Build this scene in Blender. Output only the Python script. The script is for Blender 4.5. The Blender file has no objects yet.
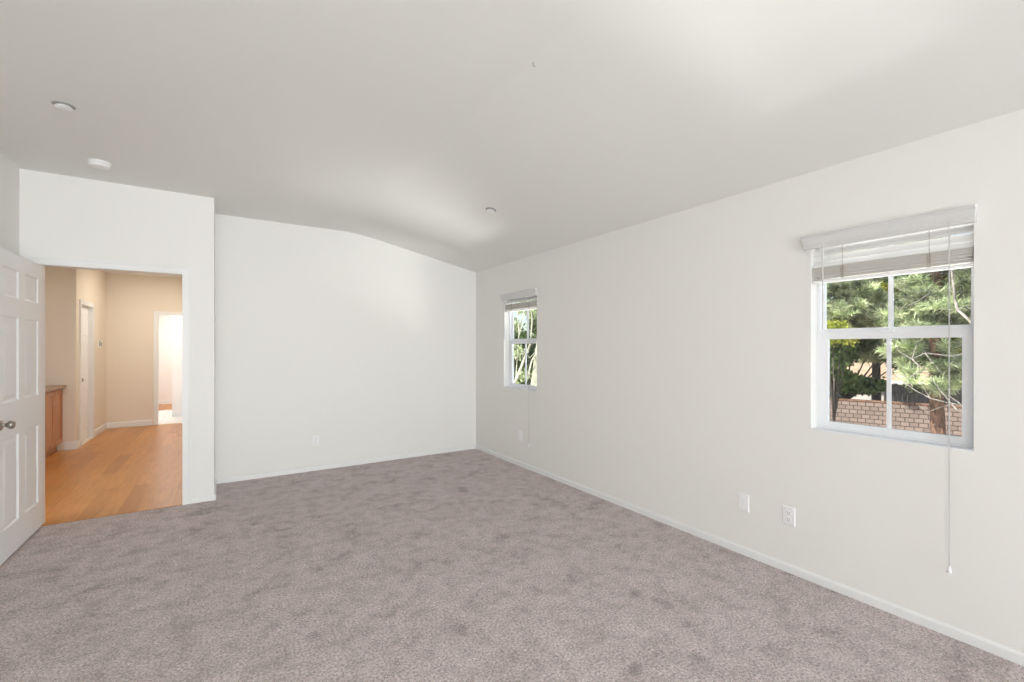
import bpy, bmesh, math, random
import numpy as np
from mathutils import Vector, Matrix

random.seed(7)
RNG = np.random.default_rng(11)
SC = bpy.context.scene
COL = SC.collection

# ------------------------------------------------------------------ camera, world, lights, exposure
cam_d = bpy.data.cameras.new('camera')
cam = bpy.data.objects.new('camera', cam_d)
COL.objects.link(cam)
SC.camera = cam
cam.location = (0, 0, 1.39)
cam.rotation_euler = (math.radians(90), 0, math.radians(-32.83))
cam_d.sensor_width = 36.0
cam_d.lens = 448.0 / 1024.0 * 36.0
cam_d.shift_y = 7.2 / 1024.0
cam_d.clip_start = 0.02
cam_d.clip_end = 300

SC.view_settings.view_transform = 'Standard'
SC.view_settings.look = 'None'
SC.view_settings.gamma = 1.0
SC.view_settings.use_curve_mapping = False
SC.view_settings.exposure = 0.09

world = bpy.data.worlds.new('world')
SC.world = world
world.use_nodes = True
wn = world.node_tree
wn.nodes.clear()
w_out = wn.nodes.new('ShaderNodeOutputWorld')
w_bg = wn.nodes.new('ShaderNodeBackground')
w_sky = wn.nodes.new('ShaderNodeTexSky')
w_sky.sky_type = 'NISHITA'
w_sky.sun_disc = False
w_sky.sun_elevation = math.radians(48)
w_sky.sun_rotation = math.radians(250)
w_sky.air_density = 1.0
w_sky.dust_density = 1.5
w_bg.inputs['Strength'].default_value = 0.22
wn.links.new(w_sky.outputs[0], w_bg.inputs[0])
wn.links.new(w_bg.outputs[0], w_out.inputs[0])


def sun(name, direction, energy, color, angle):
    d = bpy.data.lights.new(name, 'SUN')
    d.energy = energy
    d.color = color
    d.angle = math.radians(angle)
    o = bpy.data.objects.new(name, d)
    COL.objects.link(o)
    o.rotation_euler = Vector(direction).to_track_quat('-Z', 'Y').to_euler()
    o.location = (-20, -5, 25)
    return o


def area(name, loc, target, sx, sy, power, color, spread=180):
    d = bpy.data.lights.new(name, 'AREA')
    d.shape = 'RECTANGLE'
    d.size = sx
    d.size_y = sy
    d.spread = math.radians(spread)
    d.energy = power
    d.color = color
    o = bpy.data.objects.new(name, d)
    COL.objects.link(o)
    o.location = loc
    o.rotation_euler = (Vector(target) - Vector(loc)).to_track_quat('-Z', 'Y').to_euler()
    return o


sun('sunlight', (0.74, -0.22, -0.78), 10.0, (1.0, 0.95, 0.86), 0.6)
# unseen fill lamps added behind the camera, in openings and alcove made for them
area('rear_fill', (0.4, -5.62, 1.2), (0.7, 5, 2.3), 3.0, 1.9, 27, (0.95, 0.985, 1.0), 75)
area('rear_upward_fill', (0.4, -5.60, 0.8), (0.5, 2.0, 2.8), 3.0, 1.2, 62, (0.95, 0.985, 1.0), 110)
area('side_fill', (3.10, -4.1, 1.5), (-1.0, 3.5, 1.1), 1.2, 1.1, 42, (0.95, 0.985, 1.0), 90)
area('alcove_fill', (-1.7, -1.6, 1.2), (2.9, 3.6, 1.3), 2.0, 1.3, 26, (0.97, 0.99, 1.0), 120)
# lamps added in the yard, standing in for its sunlit bounce through both windows
area('yard_bounce_near', (6.9, 1.15, -1.7), (6.7, 1.15, 0), 0.8, 2.4, 350, (1.0, 0.99, 0.97))
area('yard_bounce_far', (6.9, 5.7, -1.7), (6.7, 5.7, 0), 2.6, 2.4, 640, (1.0, 0.99, 0.97))
# unseen ceiling lamps added to brighten the hall, vestibule and far room
area('hall_fill', (-0.75, 9.1, 2.62), (-0.9, 9.3, 0), 0.5, 0.5, 15, (1.0, 0.93, 0.83))
area('hall_fill', (-1.0, 6.4, 2.62), (-1.0, 6.5, 0), 0.4, 0.4, 12, (1.0, 0.92, 0.82))
area('far_room_fill', (-0.9, 12.6, 2.55), (-0.9, 12.5, 0), 1.0, 1.4, 34, (1.0, 0.96, 0.92))
area('vestibule_fill', (-1.1, 10.95, 2.55), (-0.9, 11.1, 0), 0.6, 0.6, 14, (1.0, 0.96, 0.92))


# ------------------------------------------------------------------ materials
def mat(name, color, rough=0.6, metal=0.0, spec=0.3):
    m = bpy.data.materials.new(name)
    m.use_nodes = True
    b = m.node_tree.nodes['Principled BSDF']
    b.inputs['Base Color'].default_value = (*color, 1)
    b.inputs['Roughness'].default_value = rough
    b.inputs['Metallic'].default_value = metal
    b.inputs['Specular IOR Level'].default_value = spec
    return m


def nodes(m):
    return m.node_tree.nodes, m.node_tree.links, m.node_tree.nodes['Principled BSDF']


def coord(m, scale=(1, 1, 1), rot=(0, 0, 0)):
    n, l, b = nodes(m)
    t = n.new('ShaderNodeTexCoord')
    g = n.new('ShaderNodeNewGeometry')
    mp = n.new('ShaderNodeMapping')
    mp.inputs['Scale'].default_value = scale
    mp.inputs['Rotation'].default_value = rot
    l.new(g.outputs['Position'], mp.inputs['Vector'])
    n.remove(t)
    return mp.outputs[0]


def noise(m, vec, scale, detail=2, rough=0.5):
    n, l, b = nodes(m)
    t = n.new('ShaderNodeTexNoise')
    t.inputs['Scale'].default_value = scale
    t.inputs['Detail'].default_value = detail
    t.inputs['Roughness'].default_value = rough
    l.new(vec, t.inputs['Vector'])
    return t.outputs['Fac']


def ramp(m, fac, stops):
    n, l, b = nodes(m)
    r = n.new('ShaderNodeValToRGB')
    el = r.color_ramp.elements
    while len(el) < len(stops):
        el.new(0.5)
    for e, (p, c) in zip(el, stops):
        e.position = p
        e.color = (*c, 1)
    l.new(fac, r.inputs[0])
    return r.outputs[0]


def mixc(m, a, b_, fac, mode='MIX'):
    n, l, b = nodes(m)
    x = n.new('ShaderNodeMix')
    x.data_type = 'RGBA'
    x.blend_type = mode
    if isinstance(fac, float):
        x.inputs[0].default_value = fac
    else:
        l.new(fac, x.inputs[0])
    for i, s in ((6, a), (7, b_)):
        if isinstance(s, tuple):
            x.inputs[i].default_value = (*s, 1)
        else:
            l.new(s, x.inputs[i])
    return x.outputs[2]


def bump(m, height, strength, dist):
    n, l, b = nodes(m)
    x = n.new('ShaderNodeBump')
    x.inputs['Strength'].default_value = strength
    x.inputs['Distance'].default_value = dist
    l.new(height, x.inputs['Height'])
    l.new(x.outputs[0], b.inputs['Normal'])


def paint(name, color, rough=0.65, tex=0.12):
    m = mat(name, color, rough, spec=0.25)
    v = coord(m)
    bump(m, noise(m, v, 130, 3), tex, 0.0012)
    return m


M = {}
M['wall'] = paint('wall_paint', (0.858, 0.848, 0.816))
M['ceiling'] = paint('ceiling_paint', (0.868, 0.87, 0.835), 0.75, 0.25)
M['trim'] = mat('trim_enamel', (0.86, 0.86, 0.85), 0.35)
M['door'] = mat('door_enamel', (0.91, 0.915, 0.915), 0.38)
M['hall_wall'] = paint('hall_paint', (0.82, 0.74, 0.63))
M['far_wall'] = paint('far_room_paint', (0.88, 0.84, 0.81))
M['vinyl'] = mat('window_vinyl', (0.87, 0.88, 0.90), 0.35)
M['blind'] = mat('blind_slat', (0.92, 0.915, 0.90), 0.4)
M['valance'] = mat('valance_white', (0.70, 0.695, 0.685), 0.45)
M['blind_edge'] = mat('blind_slat_closed', (0.88, 0.85, 0.79), 0.5)
M['cord'] = mat('cord_grey', (0.58, 0.57, 0.55), 0.7)
M['ladder'] = mat('ladder_cord_tan', (0.42, 0.37, 0.30), 0.7)
M['plate'] = mat('plate_white', (0.90, 0.90, 0.90), 0.3)
M['slot'] = mat('slot_dark', (0.10, 0.095, 0.09), 0.6)
M['nickel'] = mat('brushed_nickel', (0.40, 0.37, 0.33), 0.28, 1.0)
M['grey_metal'] = mat('grey_metal', (0.30, 0.29, 0.27), 0.4, 0.7)
M['detector'] = mat('detector_plastic', (0.93, 0.93, 0.92), 0.4)
M['ring_grey'] = mat('escutcheon_grey', (0.42, 0.41, 0.38), 0.6)  # mid grey for the sprinkler escutcheon ring

# glass: clear pane that lets daylight through
g = bpy.data.materials.new('window_glass')
g.use_nodes = True
gn, gl = g.node_tree.nodes, g.node_tree.links
gn.clear()
go = gn.new('ShaderNodeOutputMaterial')
gt = gn.new('ShaderNodeBsdfTransparent')
gt.inputs[0].default_value = (0.95, 0.965, 0.96, 1)
gg = gn.new('ShaderNodeBsdfGlossy')
gg.inputs['Roughness'].default_value = 0.02
gx = gn.new('ShaderNodeMixShader')
gx.inputs[0].default_value = 0.03
gl.new(gt.outputs[0], gx.inputs[1])
gl.new(gg.outputs[0], gx.inputs[2])
gl.new(gx.outputs[0], go.inputs[0])
M['glass'] = g

# carpet
m = mat('carpet', (0.4, 0.32, 0.3), 0.95, spec=0.05)
n_, l_, b_ = nodes(m)
v = coord(m)
fine = noise(m, v, 85, 4, 0.75)
fine2 = noise(m, v, 240, 2, 0.6)
c = ramp(m, fine, [(0.36, (0.40, 0.31, 0.30)), (0.50, (0.75, 0.645, 0.63)), (0.63, (0.98, 0.89, 0.885))])
big = ramp(m, noise(m, v, 4.2, 7, 0.72), [(0.34, (0.60, 0.56, 0.55)), (0.44, (0.95, 0.94, 0.93)), (0.6, (1.08, 1.08, 1.08))])
c = mixc(m, c, big, 0.85, 'MULTIPLY')
mid = ramp(m, noise(m, v, 11, 4, 0.6), [(0.36, (0.80, 0.79, 0.78)), (0.56, (1.03, 1.03, 1.03))])
c = mixc(m, c, mid, 0.8, 'MULTIPLY')
sp = ramp(m, fine2, [(0.35, (0.6, 0.58, 0.58)), (0.58, (1.16, 1.16, 1.16))])
c = mixc(m, c, sp, 0.7, 'MULTIPLY')
l_.new(c, b_.inputs['Base Color'])
b_.inputs['Sheen Weight'].default_value = 0.25
bump(m, fine2, 0.9, 0.012)
M['carpet'] = m

# oak plank floor (planks run along y)
m = mat('oak_planks', (0.6, 0.33, 0.15), 0.32, spec=0.45)
n_, l_, b_ = nodes(m)
v = coord(m, (1, 1, 1), (0, 0, math.radians(90)))
br = n_.new('ShaderNodeTexBrick')
br.inputs['Scale'].default_value = 1.0
br.inputs['Brick Width'].default_value = 1.1
br.inputs['Row Height'].default_value = 0.125
br.inputs['Mortar Size'].default_value = 0.0012
br.inputs['Color1'].default_value = (0.64, 0.30, 0.085, 1)
br.inputs['Color2'].default_value = (0.50, 0.21, 0.052, 1)
br.inputs['Mortar'].default_value = (0.42, 0.18, 0.05, 1)
br.offset = 0.37
l_.new(v, br.inputs['Vector'])
v2 = coord(m, (14, 1.1, 1))
gr = ramp(m, noise(m, v2, 3.0, 5, 0.6), [(0.3, (0.80, 0.76, 0.72)), (0.62, (1.06, 1.05, 1.04))])
c = mixc(m, br.outputs['Color'], gr, 0.8, 'MULTIPLY')
l_.new(c, b_.inputs['Base Color'])
M['oak'] = m

# cabinet wood
m = mat('cabinet_wood', (0.5, 0.24, 0.11), 0.4)
n_, l_, b_ = nodes(m)
v2 = coord(m, (16, 16, 1.5))
c = ramp(m, noise(m, v2, 2.5, 4, 0.6), [(0.3, (0.44, 0.19, 0.085)), (0.7, (0.62, 0.32, 0.16))])
l_.new(c, b_.inputs['Base Color'])
M['cabinet'] = m
m = mat('counter_laminate', (0.42, 0.28, 0.2), 0.35)
n_, l_, b_ = nodes(m)
v2 = coord(m)
c = ramp(m, noise(m, v2, 90, 3, 0.6), [(0.35, (0.30, 0.18, 0.12)), (0.65, (0.50, 0.36, 0.27))])
l_.new(c, b_.inputs['Base Color'])
M['counter'] = m
# pale tile
m = mat('pale_tile', (0.85, 0.83, 0.80), 0.3)
n_, l_, b_ = nodes(m)
v = coord(m)
br = n_.new('ShaderNodeTexBrick')
br.offset = 0.0
br.inputs['Scale'].default_value = 1.0
br.inputs['Brick Width'].default_value = 0.33
br.inputs['Row Height'].default_value = 0.33
br.inputs['Mortar Size'].default_value = 0.004
br.inputs['Color1'].default_value = (0.86, 0.85, 0.83, 1)
br.inputs['Color2'].default_value = (0.80, 0.79, 0.77, 1)
br.inputs['Mortar'].default_value = (0.55, 0.53, 0.50, 1)
l_.new(v, br.inputs['Vector'])
l_.new(br.outputs['Color'], b_.inputs['Base Color'])
M['tile'] = m


def two_tone(name, a, b, scale, rough=0.8, stretch=(1, 1, 1), bmp=0.0, c3=None):
    m = mat(name, a, rough, spec=0.15)
    n_, l_, b_ = nodes(m)
    v = coord(m, stretch)
    f = noise(m, v, scale, 4, 0.6)
    st = [(0.35, a), (0.65, b)] if c3 is None else [(0.32, a), (0.5, b), (0.68, c3)]
    l_.new(ramp(m, f, st), b_.inputs['Base Color'])
    if bmp:
        bump(m, f, bmp, 0.02)
    return m


def leaf_mat(name, a, b, c3, scale):
    m = two_tone(name, a, b, scale, 0.6, c3=c3)
    n_, l_, b_ = nodes(m)
    out = [x for x in n_ if x.type == 'OUTPUT_MATERIAL'][0]
    tr = n_.new('ShaderNodeBsdfTranslucent')
    src = b_.inputs['Base Color'].links[0].from_socket
    ta = n_.new('ShaderNodeAttribute')
    ta.attribute_name = 'tone'
    src = mixc(m, src, ta.outputs['Color'], 1.0, 'MULTIPLY')
    l_.new(src, b_.inputs['Base Color'])
    l_.new(src, tr.inputs[0])
    mx = n_.new('ShaderNodeMixShader')
    mx.inputs[0].default_value = 0.35
    l_.new(b_.outputs[0], mx.inputs[1])
    l_.new(tr.outputs[0], mx.inputs[2])
    l_.new(mx.outputs[0], out.inputs[0])
    return m


M['pine_bark'] = two_tone('pine_bark', (0.07, 0.045, 0.035), (0.27, 0.16, 0.11), 9, 0.9, (3, 3, 0.7), 0.8)
M['dark_bark'] = two_tone('dark_bark', (0.035, 0.03, 0.028), (0.10, 0.085, 0.075), 9, 0.9, (3, 3, 0.7), 0.6)
M['pale_bark'] = two_tone('pale_bark', (0.13, 0.115, 0.10), (0.36, 0.33, 0.29), 14, 0.8)
M['syc_bark'] = two_tone('sycamore_bark', (0.30, 0.30, 0.22), (0.60, 0.60, 0.46), 4, 0.8)  # the sycamore's own pale bark
M['pine'] = leaf_mat('pine_needles', (0.24, 0.31, 0.16), (0.50, 0.57, 0.33), (0.80, 0.82, 0.58), 4.0)
M['pine_deep'] = leaf_mat('pine_needles_deep', (0.06, 0.12, 0.05), (0.13, 0.23, 0.09), (0.25, 0.35, 0.15), 2.2)
M['leaf'] = leaf_mat('oak_leaves', (0.05, 0.09, 0.03), (0.13, 0.20, 0.07), (0.27, 0.34, 0.13), 2.6)
M['leaf_lime'] = leaf_mat('lime_leaves', (0.16, 0.20, 0.03), (0.38, 0.42, 0.07), (0.62, 0.62, 0.14), 3.0)
M['leaf_far'] = leaf_mat('far_leaves', (0.035, 0.06, 0.025), (0.10, 0.15, 0.06), (0.30, 0.34, 0.15), 1.2)
M['soil'] = two_tone('yard_soil', (0.22, 0.16, 0.12), (0.42, 0.33, 0.26), 1.4, 0.95, bmp=0.4)
M['stucco'] = two_tone('pale_stucco', (0.38, 0.36, 0.34), (0.44, 0.42, 0.40), 3, 0.9)
M['stucco_tan'] = two_tone('tan_stucco', (0.42, 0.33, 0.25), (0.48, 0.39, 0.30), 3, 0.9)
M['roof_tile'] = two_tone('clay_roof', (0.30, 0.21, 0.14), (0.42, 0.32, 0.23), 6, 0.85)
M['fascia'] = mat('fascia_white', (0.66, 0.65, 0.62), 0.6)
M['fence'] = two_tone('weathered_fence', (0.09, 0.08, 0.075), (0.20, 0.18, 0.17), 5, 0.9, (4, 4, 0.6))
M['dark_glass'] = mat('dark_pane', (0.05, 0.06, 0.07), 0.1, spec=0.6)

# split-face block
m = mat('block_wall', (0.4, 0.3, 0.25), 0.9, spec=0.1)
n_, l_, b_ = nodes(m)
tc = n_.new('ShaderNodeTexCoord')
mp = n_.new('ShaderNodeMapping')
mp.inputs['Rotation'].default_value = (math.radians(90), 0, 0)
l_.new(tc.outputs['Object'], mp.inputs['Vector'])
sx = n_.new('ShaderNodeSeparateXYZ')
cx = n_.new('ShaderNodeCombineXYZ')
l_.new(tc.outputs['Object'], sx.inputs[0])
l_.new(sx.outputs['X'], cx.inputs['X'])
l_.new(sx.outputs['Z'], cx.inputs['Y'])
br = n_.new('ShaderNodeTexBrick')
br.inputs['Scale'].default_value = 1.0
br.inputs['Brick Width'].default_value = 0.22
br.inputs['Row Height'].default_value = 0.14
br.inputs['Mortar Size'].default_value = 0.014
br.inputs['Color1'].default_value = (0.25, 0.195, 0.17, 1)
br.inputs['Color2'].default_value = (0.185, 0.145, 0.128, 1)
br.inputs['Mortar'].default_value = (0.07, 0.055, 0.05, 1)
l_.new(cx.outputs[0], br.inputs['Vector'])
l_.new(br.outputs['Color'], b_.inputs['Base Color'])
M['block'] = m


# ------------------------------------------------------------------ mesh helpers
def obj(name, bm, material, parent=None, smooth=False, bevel=0.0, seg=2):
    me = bpy.data.meshes.new(name)
    bmesh.ops.remove_doubles(bm, verts=bm.verts, dist=1e-6)
    bmesh.ops.recalc_face_normals(bm, faces=bm.faces)
    bm.to_mesh(me)
    bm.free()
    me.materials.append(material)
    if smooth:
        for p in me.polygons:
            p.use_smooth = True
    o = bpy.data.objects.new(name, me)
    COL.objects.link(o)
    if parent is not None:
        o.parent = parent
    if bevel > 0:
        b = o.modifiers.new('bevel', 'BEVEL')
        b.width = bevel
        b.segments = seg
        b.limit_method = 'ANGLE'
    return o


def tag(o, label=None, cat=None, group=None, kind=None):
    if label:
        o['label'] = label
    if cat:
        o['category'] = cat
    if group:
        o['group'] = group
    if kind:
        o['kind'] = kind
    return o


def empty(name, loc=(0, 0, 0), rz=0.0, parent=None):
    o = bpy.data.objects.new(name, None)
    o.empty_display_size = 0.1
    COL.objects.link(o)
    o.location = loc
    o.rotation_euler = (0, 0, rz)
    o.parent = parent
    return o


def children_of(o):
    return [c for c in bpy.data.objects if c.parent == o]


def copy_tree(o, parent=None):
    c = o.copy()
    COL.objects.link(c)
    c.parent = parent
    for ch in children_of(o):
        copy_tree(ch, c)
    return c


def box(bm, x0, x1, y0, y1, z0, z1):
    vs = [bm.verts.new((x, y, z)) for x in (x0, x1) for y in (y0, y1) for z in (z0, z1)]
    for f in ((0, 1, 3, 2), (4, 6, 7, 5), (0, 4, 5, 1), (2, 3, 7, 6), (0, 2, 6, 4), (1, 5, 7, 3)):
        bm.faces.new([vs[i] for i in f])
    return vs


def BX(*a):
    bm = bmesh.new()
    box(bm, *a)
    return bm


def tube(bm, pts, radii, seg=8, cap=True):
    pts = [Vector(p) for p in pts]
    if not isinstance(radii, (list, tuple)):
        radii = [radii] * len(pts)
    rings = []
    up = Vector((0, 0, 1))
    for i, p in enumerate(pts):
        if i == 0:
            t = pts[1] - pts[0]
        elif i == len(pts) - 1:
            t = pts[-1] - pts[-2]
        else:
            t = pts[i + 1] - pts[i - 1]
        t.normalize()
        a = t.cross(up)
        if a.length < 0.05:
            a = t.cross(Vector((1, 0, 0)))
        a.normalize()
        b = t.cross(a)
        rings.append([bm.verts.new(p + (a * math.cos(k * math.tau / seg) + b * math.sin(k * math.tau / seg)) * radii[i]) for k in range(seg)])
    for r0, r1 in zip(rings, rings[1:]):
        for k in range(seg):
            bm.faces.new((r0[k], r0[(k + 1) % seg], r1[(k + 1) % seg], r1[k]))
    if cap:
        bm.faces.new(rings[0][::-1])
        bm.faces.new(rings[-1])


def lathe(bm, prof, seg=24, mtx=None):
    """prof: list of (r, h), spun about z"""
    rings = []
    for r, h in prof:
        if r < 1e-6:
            rings.append([bm.verts.new((0, 0, h))])
        else:
            rings.append([bm.verts.new((r * math.cos(k * math.tau / seg), r * math.sin(k * math.tau / seg), h)) for k in range(seg)])
    for r0, r1 in zip(rings, rings[1:]):
        for k in range(seg):
            a, b = r0[k % len(r0)], r0[(k + 1) % len(r0)]
            c, d = r1[(k + 1) % len(r1)], r1[k % len(r1)]
            q = []
            for x in (a, b, c, d):
                if x not in q:
                    q.append(x)
            if len(q) >= 3:
                bm.faces.new(q)
    if mtx is not None:
        bmesh.ops.transform(bm, matrix=mtx, verts=bm.verts)


def wall(name, axis, p0, p1, u0, u1, z0, z1, holes, material, label):
    """axis 'x': wall plane x=p0..p1, u is y.  axis 'y': wall plane y=p0..p1, u is x. holes: (ua, ub, za, zb)"""
    us = sorted({u0, u1} | {h[0] for h in holes} | {h[1] for h in holes})
    zs = sorted({z0, z1} | {h[2] for h in holes} | {h[3] for h in holes})
    bm = bmesh.new()

    def P(p, u, z):
        return bm.verts.new((p, u, z) if axis == 'x' else (u, p, z))

    def inhole(ua, ub, za, zb):
        um, zm = (ua + ub) / 2, (za + zb) / 2
        return any(h[0] < um < h[1] and h[2] < zm < h[3] for h in holes)
    solid = {}
    for i in range(len(us) - 1):
        for j in range(len(zs) - 1):
            solid[i, j] = not inhole(us[i], us[i + 1], zs[j], zs[j + 1])
    for (i, j), s in solid.items():
        if not s:
            continue
        a, b, c_, d = us[i], us[i + 1], zs[j], zs[j + 1]
        for p in (p0, p1):
            bm.faces.new([P(p, a, c_), P(p, b, c_), P(p, b, d), P(p, a, d)])
        if not solid.get((i - 1, j), False):
            bm.faces.new([P(p0, a, c_), P(p1, a, c_), P(p1, a, d), P(p0, a, d)])
        if not solid.get((i + 1, j), False):
            bm.faces.new([P(p0, b, c_), P(p1, b, c_), P(p1, b, d), P(p0, b, d)])
        if not solid.get((i, j - 1), False):
            bm.faces.new([P(p0, a, c_), P(p1, a, c_), P(p1, b, c_), P(p0, b, c_)])
        if not solid.get((i, j + 1), False):
            bm.faces.new([P(p0, a, d), P(p1, a, d), P(p1, b, d), P(p0, b, d)])
    o = obj(name, bm, material)
    return tag(o, label, 'wall', kind='structure')


def struct(name, bm, material, label, cat, **k):
    return tag(obj(name, bm, material, **k), label, cat, kind='structure')


# ------------------------------------------------------------------ room shell
XR, YB, XL, YD, YR = 2.953, 5.50, -1.31, 4.93, -5.5
W1 = (4.065, 4.762, 0.905, 2.03)
W2 = (0.590, 1.282, 0.905, 2.03)

bm = bmesh.new()
box(bm, XL, XR, YR, YD, -0.2, 0.0)
box(bm, -0.068, XR, YD, YB, -0.2, 0.0)
struct('floor', bm, M['carpet'], 'mauve grey cut pile carpet covering the empty bedroom floor', 'carpet')
wall('wall_right', 'x', XR, XR + 0.15, YR - 0.12, YB + 0.12, -0.2, 2.60,
     [W1, W2, (-4.75, -3.45, 0.905, 2.08)], M['wall'], 'long off-white bedroom wall holding the two windows')  # last opening is added for the side fill lamp
wall('wall_back', 'y', YB, YB + 0.12, -0.188, XR, -0.2, 2.86, [], M['wall'], 'plain off-white end wall with one outlet and raked top')
wall('wall_jog', 'x', -0.188, -0.068, YD + 0.12, YB, -0.2, 2.86, [], M['wall'], 'short return wall between doorway wall and end wall')
wall('wall_doorway', 'y', YD, YD + 0.12, XL - 0.12, -0.068, -0.2, 2.86, [(-1.218, -0.282, -0.2, 2.062)], M['wall'], 'off-white wall with the open doorway to the hall')
wall('wall_left', 'x', XL - 0.12, XL, YR - 0.12, YD, -0.2, 2.86, [(-3.0, -0.4, 0.0, 2.2)], M['wall'], 'off-white wall behind the open white door')  # opening cut for the added alcove and its lamp
bm = bmesh.new()
box(bm, -2.35, -2.25, -3.1, -0.3, 0.0, 2.45)
box(bm, -2.25, XL - 0.12, -3.1, -3.0, 0.0, 2.45)
box(bm, -2.25, XL - 0.12, -0.4, -0.3, 0.0, 2.45)
box(bm, -2.25, XL - 0.12, -3.0, -0.4, 2.35, 2.45)
box(bm, -2.25, XL, -3.0, -0.4, -0.2, -0.001)
struct('wall_fill_alcove', bm, M['wall'], 'unseen white alcove added off the left side of the bedroom to hold a fill lamp', 'alcove')  # alcove added to house the lamp that lights the right wall
wall('wall_rear', 'y', YR - 0.12, YR, XL, XR, -0.2, 2.86, [(-1.15, 1.95, 0.02, 2.2)], M['wall'], 'bedroom wall behind the viewer with a wide opening added for fill light')  # wide opening added for the rear fill lamps

# ceiling: flat part, soft crease, then a raked part down to the right wall
prof = [(XL, 2.766), (1.24, 2.766)]
xa, xb, s0_, s = 1.24, 1.64, 0.10, 0.2014


def ceil_z(x):
    if x <= xa:
        return 2.766
    t = min(x, xb) - xa
    z = 2.766 - s0_ * t - (s - s0_) * t * t / (2 * (xb - xa))
    return z - s * (x - xb) if x > xb else z


for k in range(1, 13):
    x = xa + (xb - xa) * k / 12
    prof.append((x, ceil_z(x)))
prof.append((XR, ceil_z(XR)))
bm = bmesh.new()
y0, y1 = YR, YB
lo0 = [bm.verts.new((x, y0, z)) for x, z in prof]
lo1 = [bm.verts.new((x, y1, z)) for x, z in prof]
hi0 = [bm.verts.new((x, y0, z + 0.09)) for x, z in prof]
hi1 = [bm.verts.new((x, y1, z + 0.09)) for x, z in prof]
for i in range(len(prof) - 1):
    bm.faces.new((lo0[i], lo0[i + 1], lo1[i + 1], lo1[i]))
    bm.faces.new((hi0[i], hi1[i], hi1[i + 1], hi0[i + 1]))
    bm.faces.new((lo0[i], hi0[i], hi0[i + 1], lo0[i + 1]))
    bm.faces.new((lo1[i], lo1[i + 1], hi1[i + 1], hi1[i]))
bm.faces.new((lo0[0], lo1[0], hi1[0], hi0[0]))
bm.faces.new((lo0[-1], hi0[-1], hi1[-1], lo1[-1]))
ceil = struct('ceiling', bm, M['ceiling'], 'white bedroom ceiling, flat then raked down toward the window wall', 'ceiling')


# hallway
HZ = 2.69
struct('floor_hall', BX(-2.42, -0.188, YD, 10.33, -0.2, -0.004), M['oak'], 'orange oak plank floor of the hall beyond the doorway', 'floor')
wall('wall_hall_left', 'x', -2.54, -2.42, YD + 0.12, 8.57, -0.2, 2.8, [], M['hall_wall'], 'hall side wall behind the wooden cabinet')
wall('wall_hall_end', 'y', 8.45, 8.57, -2.42, -1.70, -0.2, 2.8, [], M['hall_wall'], 'shaded tan wall stub at the end of the wooden cabinet')
wall('wall_hall_closet', 'x', -1.82, -1.70, 8.57, 10.33, -0.2, 2.8, [(8.645, 9.345, 0.0, 2.035)], M['hall_wall'], 'cream hall wall with the thermostat and narrow white door')
wall('wall_hall_far', 'y', 10.33, 10.45, -1.82, -0.188, -0.2, 2.8, [(-1.015, -0.235, 0.0, 2.015)], M['hall_wall'], 'cream wall at the far end of the hall with a cased opening')
wall('wall_hall_right', 'x', -0.188, -0.068, YB, 10.45, -0.2, 2.8, [], M['hall_wall'], 'right-hand side wall of the hall, mostly hidden by the doorway')
struct('ceiling_hall', BX(-2.42, -0.188, YD + 0.12, 10.33, HZ, HZ + 0.09), M['ceiling'], 'ceiling strip of the hall glimpsed under the doorway head', 'ceiling')
# far room beyond the hall
struct('floor_far_tile', BX(-1.60, 1.2, 10.33, 12.7, -0.2, -0.003), M['tile'], 'bright pale tile floor beyond the far hall opening', 'floor')
struct('floor_far_wood', BX(-1.60, 1.2, 12.7, 14.06, -0.2, -0.002), M['oak'], 'strip of brown wood floor at the back of the far room', 'floor')
wall('wall_far_back', 'y', 14.06, 14.18, -1.72, 1.2, -0.2, 2.8, [], M['far_wall'], 'bright white back wall of the far room')
wall('wall_far_left', 'x', -1.72, -1.60, 10.45, 14.06, -0.2, 2.8, [], M['far_wall'], 'white left side wall of the far room')
wall('wall_far_stub', 'y', 11.45, 11.57, -0.874, 1.2, -0.2, 2.8, [], M['far_wall'], 'pale wall stub standing just inside the far room')
wall('wall_far_right', 'x', 1.2, 1.32, 10.33, 14.18, -0.2, 2.8, [], M['far_wall'], 'right side wall of the far room')
struct('ceiling_far', BX(-1.60, 1.2, 10.45, 14.06, HZ, HZ + 0.09), M['ceiling'], 'white ceiling of the far room', 'ceiling')


# baseboards: small rounded boards
def base(name, axis, p, sgn, u0, u1, h, label, t=0.013):
    bm = bmesh.new()
    pr = [(0, 0), (t, 0), (t, h - 0.012), (t * 0.75, h - 0.004), (t * 0.3, h), (0, h)]
    ends = []
    for u in (u0, u1):
        ends.append([bm.verts.new((p + sgn * a, u, z) if axis == 'x' else (u, p + sgn * a, z)) for a, z in pr])
    n = len(pr)
    for i in range(n):
        bm.faces.new((ends[0][i], ends[0][(i + 1) % n], ends[1][(i + 1) % n], ends[1][i]))
    bm.faces.new(ends[0])
    bm.faces.new(ends[1][::-1])
    return struct(name, bm, M['trim'], label, 'baseboard')


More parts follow.
